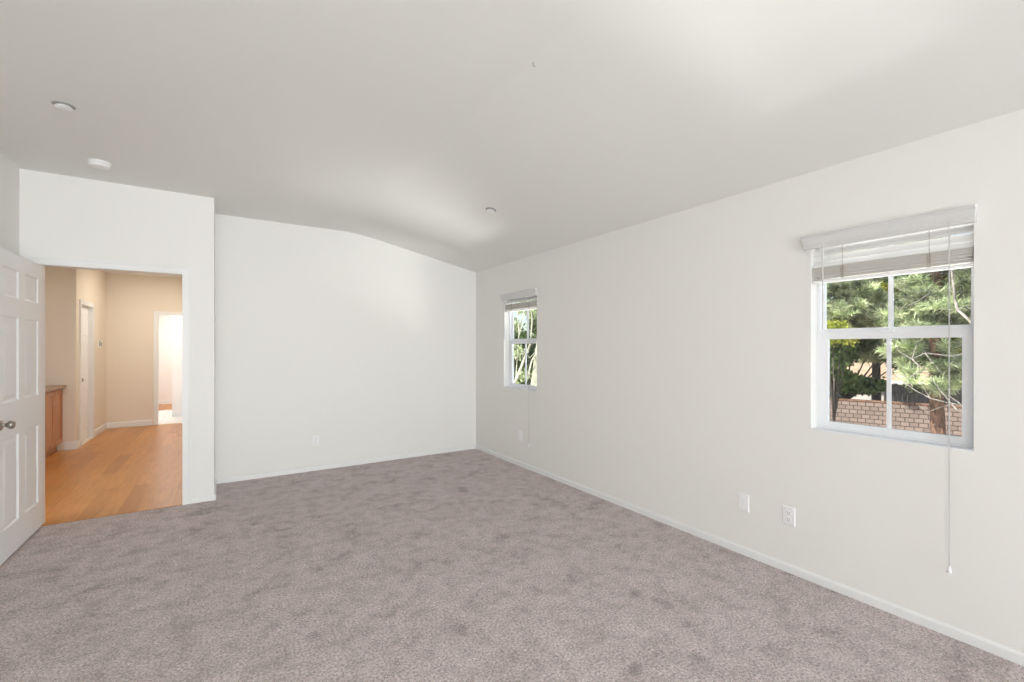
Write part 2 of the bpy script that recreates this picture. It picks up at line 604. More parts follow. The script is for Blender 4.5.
base('baseboard_right', 'x', XR, -1, YR, YB, 0.052, 'low white baseboard along the window wall')
base('baseboard_back', 'y', YB, -1, -0.068, XR - 0.013, 0.052, 'low white baseboard along the end wall')
base('baseboard_jog', 'x', -0.068, 1, YD, YB - 0.013, 0.052, 'short white baseboard on the return wall beside the doorway wall')
base('baseboard_doorway', 'y', YD, -1, -0.240, -0.055, 0.052, 'short white baseboard right of the doorway casing')
base('baseboard_left', 'x', XL, 1, YR, YD, 0.052, 'white baseboard of the wall behind the open door')
base('baseboard_hall_end', 'y', 8.45, -1, -1.815, -1.688, 0.11, 'white baseboard under the tan wall stub beside the cabinet')
base('baseboard_hall_corner', 'x', -1.70, 1, 8.438, 8.585, 0.11, 'short white baseboard before the narrow hall door')
base('baseboard_hall_closet', 'x', -1.70, 1, 9.405, 10.317, 0.10, 'white baseboard under the hall thermostat')
base('baseboard_hall_far', 'y', 10.33, -1, -1.70, -1.075, 0.10, 'white baseboard on the far hall wall left of the opening')
base('baseboard_far_stub', 'y', 11.45, -1, -0.874, 1.2, 0.09, 'white baseboard of the wall stub in the far room')
base('baseboard_far_back', 'y', 14.06, -1, -1.60, 1.2, 0.09, 'white baseboard along the back of the far room')


# door casings and jamb linings
def casing(name, axis, p, sgn, a, b, top, w, t, label, jamb_to=None, zb=0.0):
    """casing around an opening a..b; one mesh of three boards with the jamb lining"""
    bm = bmesh.new()
    p2 = p + sgn * t
    lo, hi = min(p, p2), max(p, p2)

    def B(u0, u1, z0, z1, q0=lo, q1=hi):
        if axis == 'y':
            box(bm, u0, u1, q0, q1, z0, z1)
        else:
            box(bm, q0, q1, u0, u1, z0, z1)
    B(a - w, a, zb, top + w)
    B(b, b + w, zb, top + w)
    B(a, b, top, top + w)
    # slim raised outer bead
    pb = p + sgn * (t + 0.004)
    lb, hb = min(p2, pb), max(p2, pb)
    B(a - w, a - w + 0.014, zb, top + w, lb, hb)
    B(b + w - 0.014, b + w, zb, top + w, lb, hb)
    B(a - w + 0.014, b + w - 0.014, top + w - 0.014, top + w, lb, hb)
    if jamb_to is not None:
        q0, q1 = min(p, jamb_to), max(p, jamb_to)
        B(a - 0.02, a, -0.003 if zb == 0 else zb, top, q0, q1)
        B(b, b + 0.02, -0.003 if zb == 0 else zb, top, q0, q1)
        B(a - 0.02, b + 0.02, top, top + 0.017, q0, q1)
    return struct(name, bm, M['trim'], label, 'door casing', bevel=0.003)


casing('trim_1', 'y', YD, -1, -1.198, -0.302, 2.045, 0.058, 0.014, 'white casing framing the doorway from bedroom to hall', jamb_to=YD + 0.12)
casing('trim_2', 'x', -1.70, 1, 8.665, 9.325, 2.02, 0.06, 0.014, 'white casing around the narrow closed hall door', jamb_to=-1.82)
casing('trim_3', 'y', 10.33, -1, -0.995, -0.255, 2.0, 0.06, 0.014, 'white casing around the opening at the far end of the hall', jamb_to=10.45)
struct('trim_4', BX(-1.198, -0.302, YD - 0.004, YD + 0.022, 0.0, 0.004), M['oak'], 'thin wooden threshold strip where carpet meets hall planks', 'threshold', bevel=0.0015)


# ------------------------------------------------------------------ six-panel doors
def door_leaf(name, width, height, thick, panels, material, parent=None):
    """leaf in local space: x 0..width, y 0..-thick (front face y=0 looks +y), z 0..height"""
    bm = bmesh.new()
    us = sorted({0, width} | {p[0] for p in panels} | {p[1] for p in panels})
    zs = sorted({0, height} | {p[2] for p in panels} | {p[3] for p in panels})

    def isp(ua, ub, za, zb):
        return any(p[0] - 1e-6 <= ua and ub <= p[1] + 1e-6 and p[2] - 1e-6 <= za and zb <= p[3] + 1e-6 for p in panels)
    for face, sg in ((0.0, -1), (-thick, 1)):
        for i in range(len(us) - 1):
            for j in range(len(zs) - 1):
                a, b, c_, d = us[i], us[i + 1], zs[j], zs[j + 1]
                if not isp(a, b, c_, d):
                    bm.faces.new([bm.verts.new((x, face, z)) for x, z in ((a, c_), (b, c_), (b, d), (a, d))])
                    continue
                loops = []
                for ins, dep in ((0, 0), (0.010, 0.009), (0.022, 0.009), (0.048, 0.003)):
                    q = [(a + ins, c_ + ins), (b - ins, c_ + ins), (b - ins, d - ins), (a + ins, d - ins)]
                    loops.append([bm.verts.new((x, face + sg * dep, z)) for x, z in q])
                for l0, l1 in zip(loops, loops[1:]):
                    for k in range(4):
                        bm.faces.new((l0[k], l0[(k + 1) % 4], l1[(k + 1) % 4], l1[k]))
                bm.faces.new(loops[-1])
    for q in (((0, 0, 0), (width, 0, 0), (width, -thick, 0), (0, -thick, 0)),
              ((0, 0, height), (width, 0, height), (width, -thick, height), (0, -thick, height)),
              ((0, 0, 0), (0, 0, height), (0, -thick, height), (0, -thick, 0)),
              ((width, 0, 0), (width, 0, height), (width, -thick, height), (width, -thick, 0))):
        bm.faces.new([bm.verts.new(p) for p in q])
    return obj(name, bm, material, parent)


def knob_bm(s=1):
    bm = bmesh.new()
    lathe(bm, [(0, 0), (0.033, 0), (0.034, 0.004), (0.029, 0.009), (0.014, 0.012), (0.011, 0.018), (0.011, 0.028),
               (0.016, 0.032), (0.024, 0.038), (0.0275, 0.047), (0.0268, 0.056), (0.022, 0.063), (0.012, 0.067), (0, 0.068)], 28)
    bmesh.ops.rotate(bm, verts=bm.verts, cent=(0, 0, 0), matrix=Matrix.Rotation(math.radians(-90) * s, 3, 'X'))
    return bm


# bedroom door, swung 90 degrees into the room; local x runs from hinge to lock edge
panels = []
for ua, ub in ((0.090, 0.363), (0.475, 0.745)):
    for za, zb in ((0.215, 0.805), (1.035, 1.600), (1.730, 1.920)):
        panels.append((ua, ub, za - 0.015, zb - 0.015))
d1 = door_leaf('door_1', 0.845, 2.015, 0.035, panels, M['door'])
d1.location = (-1.182, 4.912, 0.015)
d1.rotation_euler = (0, 0, math.radians(-90))
tag(d1, 'white six-panel door standing open against the left wall', 'door', kind='structure')
k = obj('door_knob', knob_bm(), M['nickel'], d1, smooth=True)
k.location = (0.787, 0.0, 0.888)
tag(k, 'brushed nickel door knob')
k2 = obj('door_knob', knob_bm(-1), M['nickel'], d1, smooth=True)
k2.location = (0.787, -0.035, 0.888)
for hz in (0.25, 1.05, 1.78):
    bm = bmesh.new()
    tube(bm, [(-0.006, -0.038, hz), (-0.006, -0.038, hz + 0.09)], 0.006, 8)
    obj('hinge', bm, M['nickel'], d1)
bm = BX(0.845, 0.847, -0.03, -0.005, 0.86, 0.92)
obj('latch_plate', bm, M['nickel'], d1)

# narrow hall door, closed, set back in its jamb; faces +x
panels = []
for ua, ub in ((0.09, 0.285), (0.375, 0.57)):
    for za, zb in ((0.2, 0.80), (1.02, 1.58), (1.70, 1.90)):
        panels.append((ua, ub, za, zb))
d2 = door_leaf('door_2', 0.656, 2.01, 0.035, panels, M['door'])
d2.location = (-1.745, 9.323, 0.006)
d2.rotation_euler = (0, 0, math.radians(-90))
tag(d2, 'narrow white closed door in the cream hall wall', 'door', kind='structure')
k = obj('door_knob', knob_bm(), M['nickel'], d2, smooth=True)
k.location = (0.60, 0.0, 0.93)
tag(k, 'brushed nickel door knob')


# ------------------------------------------------------------------ windows (single hung, two lites per sash)
def frame_bm(x0, x1, y0, y1, z0, z1, w):
    bm = bmesh.new()
    box(bm, x0, x1, y0, y0 + w, z0, z1)
    box(bm, x0, x1, y1 - w, y1, z0, z1)
    box(bm, x0, x1, y0 + w, y1 - w, z0, z0 + w)
    box(bm, x0, x1, y0 + w, y1 - w, z1 - w, z1)
    return bm


def sash_bm(x0, x1, y0, y1, z0, z1, w, wb, wt):
    bm = bmesh.new()
    box(bm, x0, x1, y0, y0 + w, z0, z1)
    box(bm, x0, x1, y1 - w, y1, z0, z1)
    box(bm, x0, x1, y0 + w, y1 - w, z0, z0 + wb)
    box(bm, x0, x1, y0 + w, y1 - w, z1 - wt, z1)
    return bm


def make_window(name, hole, label):
    ya, yb, za, zb = hole
    L = yb - ya
    H = zb - za
    r = empty(name, (XR, ya, za))
    tag(r, label, 'window', kind='structure')
    # local: x depth outward, y along wall, z up
    e = 0.001
    obj('window_frame', frame_bm(0.075, 0.140, e, L - e, e, H - e, 0.014), M['vinyl'], r, bevel=0.002)
    mid = 1.480 - za
    up = obj('upper_sash', sash_bm(0.108, 0.132, 0.0145, L - 0.0145, mid, H - 0.015, 0.016, 0.026, 0.03), M['vinyl'], r, bevel=0.0015)
    obj('glass_pane', BX(0.118, 0.122, 0.030, L - 0.030, mid + 0.0255, H - 0.0445), M['glass'], up)
    obj('muntin', BX(0.113, 0.127, L / 2 - 0.010, L / 2 + 0.010, mid + 0.026, H - 0.045), M['vinyl'], up)
    lo_ = obj('lower_sash', sash_bm(0.080, 0.106, 0.0145, L - 0.0145, 0.0145, mid + 0.006, 0.042, 0.034, 0.042), M['vinyl'], r, bevel=0.0015)
    obj('glass_pane', BX(0.091, 0.095, 0.056, L - 0.056, 0.048, mid - 0.0355), M['glass'], lo_)
    obj('muntin', BX(0.086, 0.100, L / 2 - 0.009, L / 2 + 0.009, 0.0485, mid - 0.036), M['vinyl'], lo_)
    bm = BX(0.068, 0.0795, L / 2 - 0.03, L / 2 + 0.03, mid - 0.006, mid + 0.010)
    lt = obj('sash_latch', bm, M['vinyl'], lo_, bevel=0.003)
    obj('sill_stool', BX(-0.002, 0.074, 0.002, L - 0.002, -0.002, 0.006), M['vinyl'], r, bevel=0.002)
    return r


make_window('window_1', W2, 'large near window of four lites with trees and block wall outside')
make_window('window_2', W1, 'small far window of four lites near the room corner')


# ------------------------------------------------------------------ blinds
def slat_bm(L, w, t, tilt, z, xc):
    """gently crowned slat"""
    bm = bmesh.new()
    n = 6
    top, bot = [], []
    for i in range(n + 1):
        a = (i / n - 0.5)
        x = a * w
        zz = 0.0035 * (1 - (2 * a) ** 2)
        ca, sa = math.cos(tilt), math.sin(tilt)
        for lst, off in ((top, t / 2), (bot, -t / 2)):
            X, Z = x * ca - (zz + off) * sa, x * sa + (zz + off) * ca
            lst.append((xc + X, z + Z))
    loop = top + bot[::-1]
    e0 = [bm.verts.new((x, 0.006, zz)) for x, zz in loop]
    e1 = [bm.verts.new((x, L - 0.006, zz)) for x, zz in loop]
    m_ = len(loop)
    for i in range(m_):
        bm.faces.new((e0[i], e0[(i + 1) % m_], e1[(i + 1) % m_], e1[i]))
    bm.faces.new(e0)
    bm.faces.new(e1[::-1])
    return bm


def make_blind(hole, label, wand_y, cord_y, wand_bottom, up=0.0, spread=(1.958, 1.920, 1.886)):
    ya, yb, za, zb = hole
    L = yb - ya
    r = empty('window_blind', (XR, ya, za))
    tag(r, label, 'window blind', 'raised white slat blinds in the two windows')
    H = zb - za
    xc = 0.036
    # valance in front of the wall with mitred returns and a crowned face
    bm = bmesh.new()
    pr = [(0.0, 1.978), (-0.012, 1.978), (-0.014, 1.986), (-0.011, 1.994), (-0.016, 2.004), (-0.016, 2.040), (-0.022, 2.050), (-0.022, 2.058), (0.0, 2.058)]
    ends = []
    for u, k_ in ((-0.013, -1), (L + 0.045, 1)):
        ends.append([bm.verts.new((-0.010 + a, u - k_ * (2.058 - z) * (0.24 if k_ > 0 else 0.1), z - za)) for a, z in pr])
    n = len(pr)
    for i in range(n):
        bm.faces.new((ends[0][i], ends[0][(i + 1) % n], ends[1][(i + 1) % n], ends[1][i]))
    bm.faces.new(ends[0])
    bm.faces.new(ends[1][::-1])
    box(bm, -0.010, -0.0005, L + 0.022, L + 0.035, 1.978 - za, 2.058 - za)
    box(bm, -0.010, -0.0005, -0.013, -0.002, 1.978 - za, 2.058 - za)
    obj('valance', bm, M['valance'], r)
    obj('headrail', BX(0.010, 0.060, 0.004, L - 0.004, 1.985 - za, H - 0.003), M['blind'], r, bevel=0.003)
    # spread slats
    for z, tl in zip(spread, (0.92, 0.90, 0.82)):
        obj('slat', slat_bm(L, 0.050, 0.0028, tl, z - za, xc), M['blind'], r, smooth=False)
    # gathered stack of slats
    for i in range(15):
        z = 1.866 + up - i * 0.0047
        o = obj('slat', slat_bm(L - 0.002 * (i % 3), 0.050, 0.0028, -0.05 + 0.02 * (i % 3 - 1), z - za, xc + 0.0012 * ((i * 5) % 4 - 1.5)), M['blind_edge'], r)
    obj('bottom_rail', BX(xc - 0.026, xc + 0.026, 0.005, L - 0.005, 1.776 + up - za, 1.791 + up - za), M['blind'], r, bevel=0.004)
    # ladder cords, gathered loops at the stack
    for y in (0.16, L - 0.16):
        bm = bmesh.new()
        for xx in (xc - 0.0275, xc + 0.0275):
            tube(bm, [(xx, y, 1.985 - za), (xx, y, 1.79 + up - za)], 0.0011, 5)
        for i in range(7):
            z = 1.862 + up - za - i * 0.010
            dx = 0.006 + 0.003 * (i % 3)
            tube(bm, [(xc - 0.027, y - 0.003, z), (xc - 0.027 - dx, y - 0.008 - 0.002 * (i % 2), z - 0.004),
                      (xc - 0.027 - dx, y + 0.009, z - 0.006), (xc - 0.027, y + 0.004, z - 0.009)], 0.0012, 5)
        o = obj('ladder_cord', bm, M['ladder'], r)
    # tilt wand / pull cords with tassel
    bm = bmesh.new()
    yw = wand_y - ya
    tube(bm, [(-0.0345, yw, 1.992 - za), (-0.0345, yw, wand_bottom + 0.02 - za)], 0.0012, 6)
    tube(bm, [(-0.0345, yw - 0.002, 1.992 - za), (-0.0345, yw - 0.003, wand_bottom + 0.02 - za)], 0.0012, 6)
    pc = obj('pull_cord', bm, M['cord'], r)
    bm = bmesh.new()
    lathe(bm, [(0, 0.036), (0.004, 0.036), (0.006, 0.026), (0.0085, 0.012), (0.0095, 0.002), (0.0, 0.0)], 14,
          Matrix.Translation((-0.0345, yw - 0.002, wand_bottom - 0.012 - za)))
    obj('tassel', bm, M['plate'], pc, smooth=True)
    bm = bmesh.new()
    yc = cord_y - ya
    tube(bm, [(-0.036, yc, 1.988 - za), (-0.036, yc, 1.50 - za)], 0.0035, 6)
    obj('tilt_wand', bm, M['cord'], r)
    return r


make_blind(W2, 'partly raised white slat blind at the large near window', 0.668, 1.205, 0.325)
make_blind(W1, 'partly raised white slat blind at the small far window', 4.172, 4.70, 0.28, 0.062, (1.965,))


# ------------------------------------------------------------------ outlets and plates
def plate_bm(w=0.072, h=0.116, t=0.006):
    bm = bmesh.new()
    lo_ = [(-w / 2, -h / 2), (w / 2, -h / 2), (w / 2, h / 2), (-w / 2, h / 2)]
    loops = []
    for ins, d in ((0, 0), (0, t * 0.4), (0.004, t)):
        loops.append([bm.verts.new((x - math.copysign(ins, x), -d, z - math.copysign(ins, z))) for x, z in lo_])
    for a, b in zip(loops, loops[1:]):
        for k in range(4):
            bm.faces.new((a[k], a[(k + 1) % 4], b[(k + 1) % 4], b[k]))
    bm.faces.new(loops[-1])
    bm.faces.new(loops[0][::-1])
    return bm


def screw(parent, z):
    bm = bmesh.new()
    lathe(bm, [(0, 0), (0.0035, 0), (0.003, 0.0012), (0, 0.0015)], 12)
    bmesh.ops.rotate(bm, verts=bm.verts, cent=(0, 0, 0), matrix=Matrix.Rotation(math.radians(90), 3, 'X'))
    o = obj('screw', bm, M['plate'], parent)
    o.location = (0, -0.006, z)


def outlet(loc, rz, label, name='wall_outlet', kind='duplex'):
    r = empty(name, loc, rz)
    tag(r, label, 'outlet' if kind == 'duplex' else 'wall plate')
    obj('cover_plate', plate_bm(), M['plate'], r)
    if kind == 'duplex':
        for z in (0.0195, -0.0195):
            bm = bmesh.new()
            n = 20
            pts = []
            for i in range(n):
                a = i * math.tau / n
                x = 0.0172 * math.cos(a)
                y = max(-0.0135, min(0.0135, 0.0172 * math.sin(a)))
                pts.append((x, y))
            a0 = [bm.verts.new((x, -0.0055, y)) for x, y in pts]
            a1 = [bm.verts.new((x, -0.0082, y)) for x, y in pts]
            for i in range(n):
                bm.faces.new((a0[i], a0[(i + 1) % n], a1[(i + 1) % n], a1[i]))
            bm.faces.new(a1)
            rc = obj('receptacle', bm, M['plate'], r)
            rc.location = (0, 0, z)
            bm = bmesh.new()
            box(bm, -0.0072, -0.0052, -0.0088, -0.008, -0.001, 0.0075)
            box(bm, 0.0052, 0.0072, -0.0088, -0.008, -0.001, 0.0065)
            box(bm, -0.0022, 0.0022, -0.0088, -0.008, -0.0100, -0.0058)
            obj('slot', bm, M['slot'], rc)
        screw(r, 0)
    else:
        screw(r, 0.042)
        screw(r, -0.042)
    return r


RW = math.radians(-90)
outlet((XR, 1.405, 0.349), RW, 'white duplex outlet on the window wall near the large window')


def rocker(parent):
    obj('blank_insert', BX(-0.0165, 0.0165, -0.0075, -0.0055, -0.033, 0.033), M['plate'], parent, bevel=0.001)


r = outlet((XR, 1.691, 0.350), RW, 'white blank wall plate just left of the near outlet on the window wall', 'wall_plate', 'blank')
rocker(r)
r = outlet((XR, 4.395, 0.355), RW, 'white wall plate low on the window wall below the small far window', 'wall_plate', 'blank')
rocker(r)
outlet((0.886, YB, 0.338), 0, 'white duplex outlet low on the end wall')

# ------------------------------------------------------------------ ceiling devices


def sprinkler(x, y, label, scale=1.0):
    sl = math.atan(s) if x > xb else 0
    r = empty('fire_sprinkler', (x, y, ceil_z(x)))
    r.rotation_euler = (0, sl, 0)
    r.scale = (scale,) * 3
    tag(r, label, 'fire sprinkler')
    bm = bmesh.new()
    lathe(bm, [(0.030, 0.001), (0.046, 0.001), (0.048, -0.002), (0.045, -0.005), (0.031, -0.006), (0.030, -0.001)], 28)
    obj('escutcheon', bm, M['ring_grey'], r, smooth=True)
    bm = bmesh.new()
    lathe(bm, [(0.0, -0.001), (0.024, -0.001), (0.024, -0.012), (0.037, -0.013), (0.038, -0.016), (0.020, -0.021), (0, -0.022)], 28)
    obj('cover_cap', bm, M['detector'], r, smooth=False)
    return r


sprinkler(-0.757, 3.505, 'white capped fire sprinkler in the flat ceiling, nearest the left edge of the photo', 1.05)
sprinkler(2.016, 3.471, 'white and grey fire sprinkler in the raked ceiling toward the far window', 1.0)

r = empty('smoke_detector', (-0.768, 4.44, 2.766))
tag(r, 'round white smoke detector on the flat ceiling above the open door', 'smoke detector')
bm = bmesh.new()
lathe(bm, [(0.0, 0), (0.066, 0), (0.068, -0.004), (0.066, -0.010), (0.0, -0.010)], 36)
obj('mounting_base', bm, M['detector'], r)
bm = bmesh.new()
lathe(bm, [(0.0, -0.010), (0.060, -0.010), (0.063, -0.016), (0.062, -0.026), (0.055, -0.034), (0.030, -0.039), (0.0, -0.040)], 36)
obj('sensor_housing', bm, M['detector'], r, smooth=True)
bm = bmesh.new()
for i in range(24):
    a = i * math.tau / 24
    box(bm, 0.0605, 0.0628, -0.003, 0.003, -0.024, -0.018)
    vs = list(bm.verts)[-8:]
    bmesh.ops.rotate(bm, verts=vs, cent=(0, 0, 0), matrix=Matrix.Rotation(a, 3, 'Z'))
obj('vent_slots', bm, M['cord'], r)
bm = bmesh.new()
lathe(bm, [(0, -0.0385), (0.007, -0.0385), (0.007, -0.041), (0, -0.0415)], 14, Matrix.Translation((0.02, 0, 0)))
obj('test_button', bm, M['plate'], r)

bm = bmesh.new()
tube(bm, [(0, 0, 0), (0, 0, -0.012), (0.003, 0, -0.018), (0.008, 0, -0.019), (0.011, 0, -0.014)], 0.0018, 6)
o = obj('ceiling_hook', bm, M['grey_metal'])
o.location = (1.253, 1.755, ceil_z(1.253) + 0.001)
tag(o, 'tiny metal hook left in the ceiling along the crease', 'hook')

# ------------------------------------------------------------------ hall cabinet, worktop and thermostat
r = empty('base_cabinet', (-1.83, 7.04, 0))
tag(r, 'brown wooden base cabinet in the hall seen through the doorway', 'cabinet')
bm = bmesh.new()
box(bm, -0.585, -0.021, 0, 1.405, 0.10, 0.85)
obj('body', bm, M['cabinet'], r)
obj('toe_kick', BX(-0.585, -0.06, 0.002, 1.40, -0.004, 0.0995), M['cabinet'], r)
for i in range(4):
    ya = 0.014 + i * 0.349
    yb = ya + 0.325
    d = empty('door_frame', (0, 0, 0), 0, r)
    bpy.data.objects.remove(d)
    bm = bmesh.new()
    w = 0.055
    za, zb = 0.115, 0.835
    box(bm, -0.0205, 0.0, ya, ya + w, za, zb)
    box(bm, -0.0205, 0.0, yb - w, yb, za, zb)
    box(bm, -0.0205, 0.0, ya + w, yb - w, za, za + w)
    box(bm, -0.0205, 0.0, ya + w, yb - w, zb - w, zb)
    box(bm, -0.0185, -0.009, ya + w, yb - w, za + w, zb - w)
    dd = obj('door', bm, M['cabinet'], r, bevel=0.002)
bm = bmesh.new()
box(bm, -2.418, -1.795, 7.03, 8.446, 0.851, 0.888)
o = obj('countertop', bm, M['counter'], bevel=0.006)
tag(o, 'speckled brown worktop lying on the hall cabinet', 'countertop')

r = empty('thermostat', (-1.70, 9.82, 1.465), math.radians(90))
tag(r, 'small thermostat with two dark windows on the cream hall wall', 'thermostat')
bm = BX(-0.12, 0.12, -0.014, 0.0, -0.055, 0.055)
obj('housing', bm, M['plate'], r, bevel=0.005)
obj('display', BX(-0.09, -0.005, -0.0165, -0.0142, -0.04, 0.045), M['grey_metal'], r)
obj('control_dial', BX(0.03, 0.09, -0.0165, -0.0142, -0.045, 0.02), M['grey_metal'], r)


# ------------------------------------------------------------------ outdoors
GZ = -2.75


def at(px, py, d):
    """world point seen from the tripod at pixel px,py and depth d (site survey helper)"""
    u = (px - 512) / 448.0
    return Vector(((0.5422 + 0.8403 * u) * d, (0.8403 - 0.5422 * u) * d, 1.39 + (348.2 - py) * d / 448.0))


bm = bmesh.new()
nx, ny = 30, 30
grid = []
for i in range(nx + 1):
    row = []
    for j in range(ny + 1):
        x = 3.25 + 75 * (i / nx) ** 1.5
        y = -45 + 100 * j / ny
        z = GZ + 0.10 * math.sin(x * 0.7) * math.cos(y * 0.5)
        row.append(bm.verts.new((x, y, z)))
    grid.append(row)
for i in range(nx):
    for j in range(ny):
        bm.faces.new((grid[i][j], grid[i + 1][j], grid[i + 1][j + 1], grid[i][j + 1]))
struct('ground', bm, M['soil'], 'bare brown yard soil below the windows', 'ground')


def leaves_mesh(name, centers, normals_up, size, material, parent, kind='leaf', per=1):
    """centers (n,3) numpy -> many small leaf blades in one mesh"""
    n = len(centers)
    d = RNG.normal(size=(n, 3))
    d /= np.linalg.norm(d, axis=1)[:, None]
    e = np.cross(d, RNG.normal(size=(n, 3)))
    e /= np.linalg.norm(e, axis=1)[:, None]
    sz = size * (0.6 + 0.8 * RNG.random(n))[:, None]
    a = centers - d * sz * 0.5
    b = centers + e * sz * 0.3
    c_ = centers + d * sz * 0.5
    f = centers - e * sz * 0.3
    V = np.stack([a, b, c_, f], 1).reshape(-1, 3)
    return raw_mesh(name, V, 4, material, parent)


def raw_mesh(name, V, k, material, parent, tone=None):
    nf = len(V) // k
    me = bpy.data.meshes.new(name)
    me.vertices.add(len(V))
    me.vertices.foreach_set('co', V.astype(np.float32).ravel())
    me.loops.add(nf * k)
    me.loops.foreach_set('vertex_index', np.arange(nf * k, dtype=np.int32))
    me.polygons.add(nf)
    me.polygons.foreach_set('loop_start', np.arange(0, nf * k, k, dtype=np.int32))
    me.polygons.foreach_set('loop_total', np.full(nf, k, dtype=np.int32))
    me.update(calc_edges=True)
    if tone is None:
        tone = 0.45 + 0.95 * RNG.random(nf)
    at_ = me.attributes.new('tone', 'FLOAT', 'FACE')
    at_.data.foreach_set('value', np.asarray(tone, dtype=np.float32))
    me.materials.append(material)
    o = bpy.data.objects.new(name, me)
    COL.objects.link(o)
    o.parent = parent
    return o


def blob_points(c, r, n, shell=0.55):
    d = RNG.normal(size=(n, 3))
    d /= np.linalg.norm(d, axis=1)[:, None]
    rad = shell + (1 - shell) * RNG.random(n)
    return np.array(c)[None, :] + d * rad[:, None] * np.array(r)[None, :]


def pine_tufts(tips, dirs, length, needles, width):
    """each tuft: a spray of fine needles around its shoot direction"""
    n = len(tips)
    T = np.repeat(tips, needles, 0)
    D = np.repeat(dirs, needles, 0)
    q = RNG.normal(size=(n * needles, 3))
    d = D * 0.75 + q * 0.62
    d /= np.linalg.norm(d, axis=1)[:, None]
    e = np.cross(d, RNG.normal(size=(n * needles, 3)))
    e /= np.linalg.norm(e, axis=1)[:, None]
    base_ = T - D * (RNG.random(n * needles)[:, None] * length * 0.8)
    L = length * (0.7 + 0.5 * RNG.random(n * needles))[:, None]
    V = np.stack([base_ - e * width * 0.5, base_ + e * width * 0.5, base_ + d * L], 1).reshape(-1, 3)
    return V


def trunk_obj(name, pts, radii, material, parent, seg=12):
    bm = bmesh.new()
    # resample for a slightly gnarled trunk
    P = [Vector(p) for p in pts]
    out, rr = [], []
    for i in range(len(P) - 1):
        for k in range(5):
            t = k / 5
            out.append(P[i].lerp(P[i + 1], t) + Vector((random.uniform(-1, 1), random.uniform(-1, 1), 0)) * radii[i] * 0.10)
            rr.append((radii[i] * (1 - t) + radii[i + 1] * t) * random.uniform(0.95, 1.05))
    out.append(P[-1])
    rr.append(radii[-1])
    tube(bm, out, rr, seg)
    return obj(name, bm, material, parent, smooth=True)


def pine_tree(x, y, h, tr, limbs, label, needle_mat, bark, density=1.0, group=None, needles=18, lean=(0, 0), nl=0.17, nw=0.022, cs=1.0):
    """limbs: list of (start height, end point local xyz, spread radius, tufts)"""
    r = empty('pine_tree', (x, y, GZ))
    tag(r, label, 'tree', group)
    trunk_obj('trunk', [(0, 0, -0.1), (lean[0] * .4, lean[1] * .4, h * 0.4), (lean[0], lean[1], h)], [tr * 1.15, tr * 0.9, tr * 0.3], bark, r)
    V, TN = [], []
    for (z0, e, sp, nt) in limbs:
        f = min(1, z0 / h)
        s0 = Vector((lean[0] * f, lean[1] * f, z0))
        e = Vector(e)
        mid_ = s0.lerp(e, 0.5) + Vector((0, 0, 0.12))
        bm = bmesh.new()
        tube(bm, [s0, mid_, e], [tr * 0.22, tr * 0.13, tr * 0.05], 6)
        obj('branch', bm, bark, r, smooth=True)
        nt = int(nt * density * 0.75)
        # tufts sit on small clusters around the limb's outer part
        ncl = max(3, nt // 14)
        cl = np.array([list(s0.lerp(e, random.uniform(0.45, 1.05)) + Vector((random.gauss(0, sp), random.gauss(0, sp), random.gauss(0, sp * 0.55)))) for _ in range(ncl)])
        idx = RNG.integers(0, ncl, nt)
        q = RNG.normal(size=(nt, 3))
        q /= np.linalg.norm(q, axis=1)[:, None]
        q[:, 2] = np.abs(q[:, 2]) * 0.7 + q[:, 2] * 0.3
        tips = cl[idx] + q * cs * (0.10 + 0.13 * RNG.random(nt))[:, None] * np.array([1, 1, 0.7])
        dirs = q + np.array([0, 0, 0.35])
        dirs /= np.linalg.norm(dirs, axis=1)[:, None]
        V.append(pine_tufts(tips, dirs, nl, needles, nw))
        ct = (0.25 + 1.15 * RNG.random(ncl))[idx] * (0.55 + 0.7 * RNG.random(nt))
        TN.append(np.repeat(ct, needles))
    V = np.concatenate(V)
    nf = len(V) // 3
    tn = np.concatenate(TN)[:nf] * (0.85 + 0.3 * RNG.random(nf))
    o = raw_mesh('needles', V, 3, needle_mat, r, tn)
    o['kind'] = 'stuff'
    return r


def broad_tree(name, x, y, h, tr, blobs, label, leafm, bark, n, size, core=True, group=None, cat='tree'):
    """blobs: (dx, dy, z, rx, ry, rz) in local space"""
    r = empty(name, (x, y, GZ))
    tag(r, label, cat, group)
    trunk_obj('trunk', [(0, 0, -0.1), (0.05, 0.03, h * 0.5), (0.0, 0.0, h)], [tr * 1.2, tr, tr * 0.5], bark, r)
    tot = sum(b[3] * b[4] for b in blobs)
    P = []
    bm = bmesh.new()
    for (dx, dy, z, rx, ry, rz) in blobs:
        k_ = int(n * rx * ry / tot)
        sub = max(6, int(14 * rx))
        cs = blob_points((dx, dy, z), (rx * 0.8, ry * 0.8, rz * 0.8), sub, 0.5)
        which = RNG.integers(0, sub, k_)
        P.append(cs[which] + RNG.normal(size=(k_, 3)) * np.array([0.17 * rx + 0.06, 0.17 * ry + 0.06, 0.15 * rz + 0.05]))
        tube(bm, [(0, 0, h * 0.75), (dx * 0.5, dy * 0.5, h * 0.75 + (z - h * 0.75) * 0.5), (dx, dy, z)], [tr * 0.5, tr * 0.3, tr * 0.12], 6)
    obj('branches', bm, bark, r, smooth=True)
    o = leaves_mesh('foliage', np.concatenate(P), None, size, leafm, r)
    o['kind'] = 'stuff'
    return r


# --- the big pine with the brown trunk
p = at(940, 400, 9.0)
X0, Y0 = p.x, p.y


def loc(px, py, d, ox, oy):
    q = at(px, py, d)
    return (q.x - ox, q.y - oy, q.z - GZ)


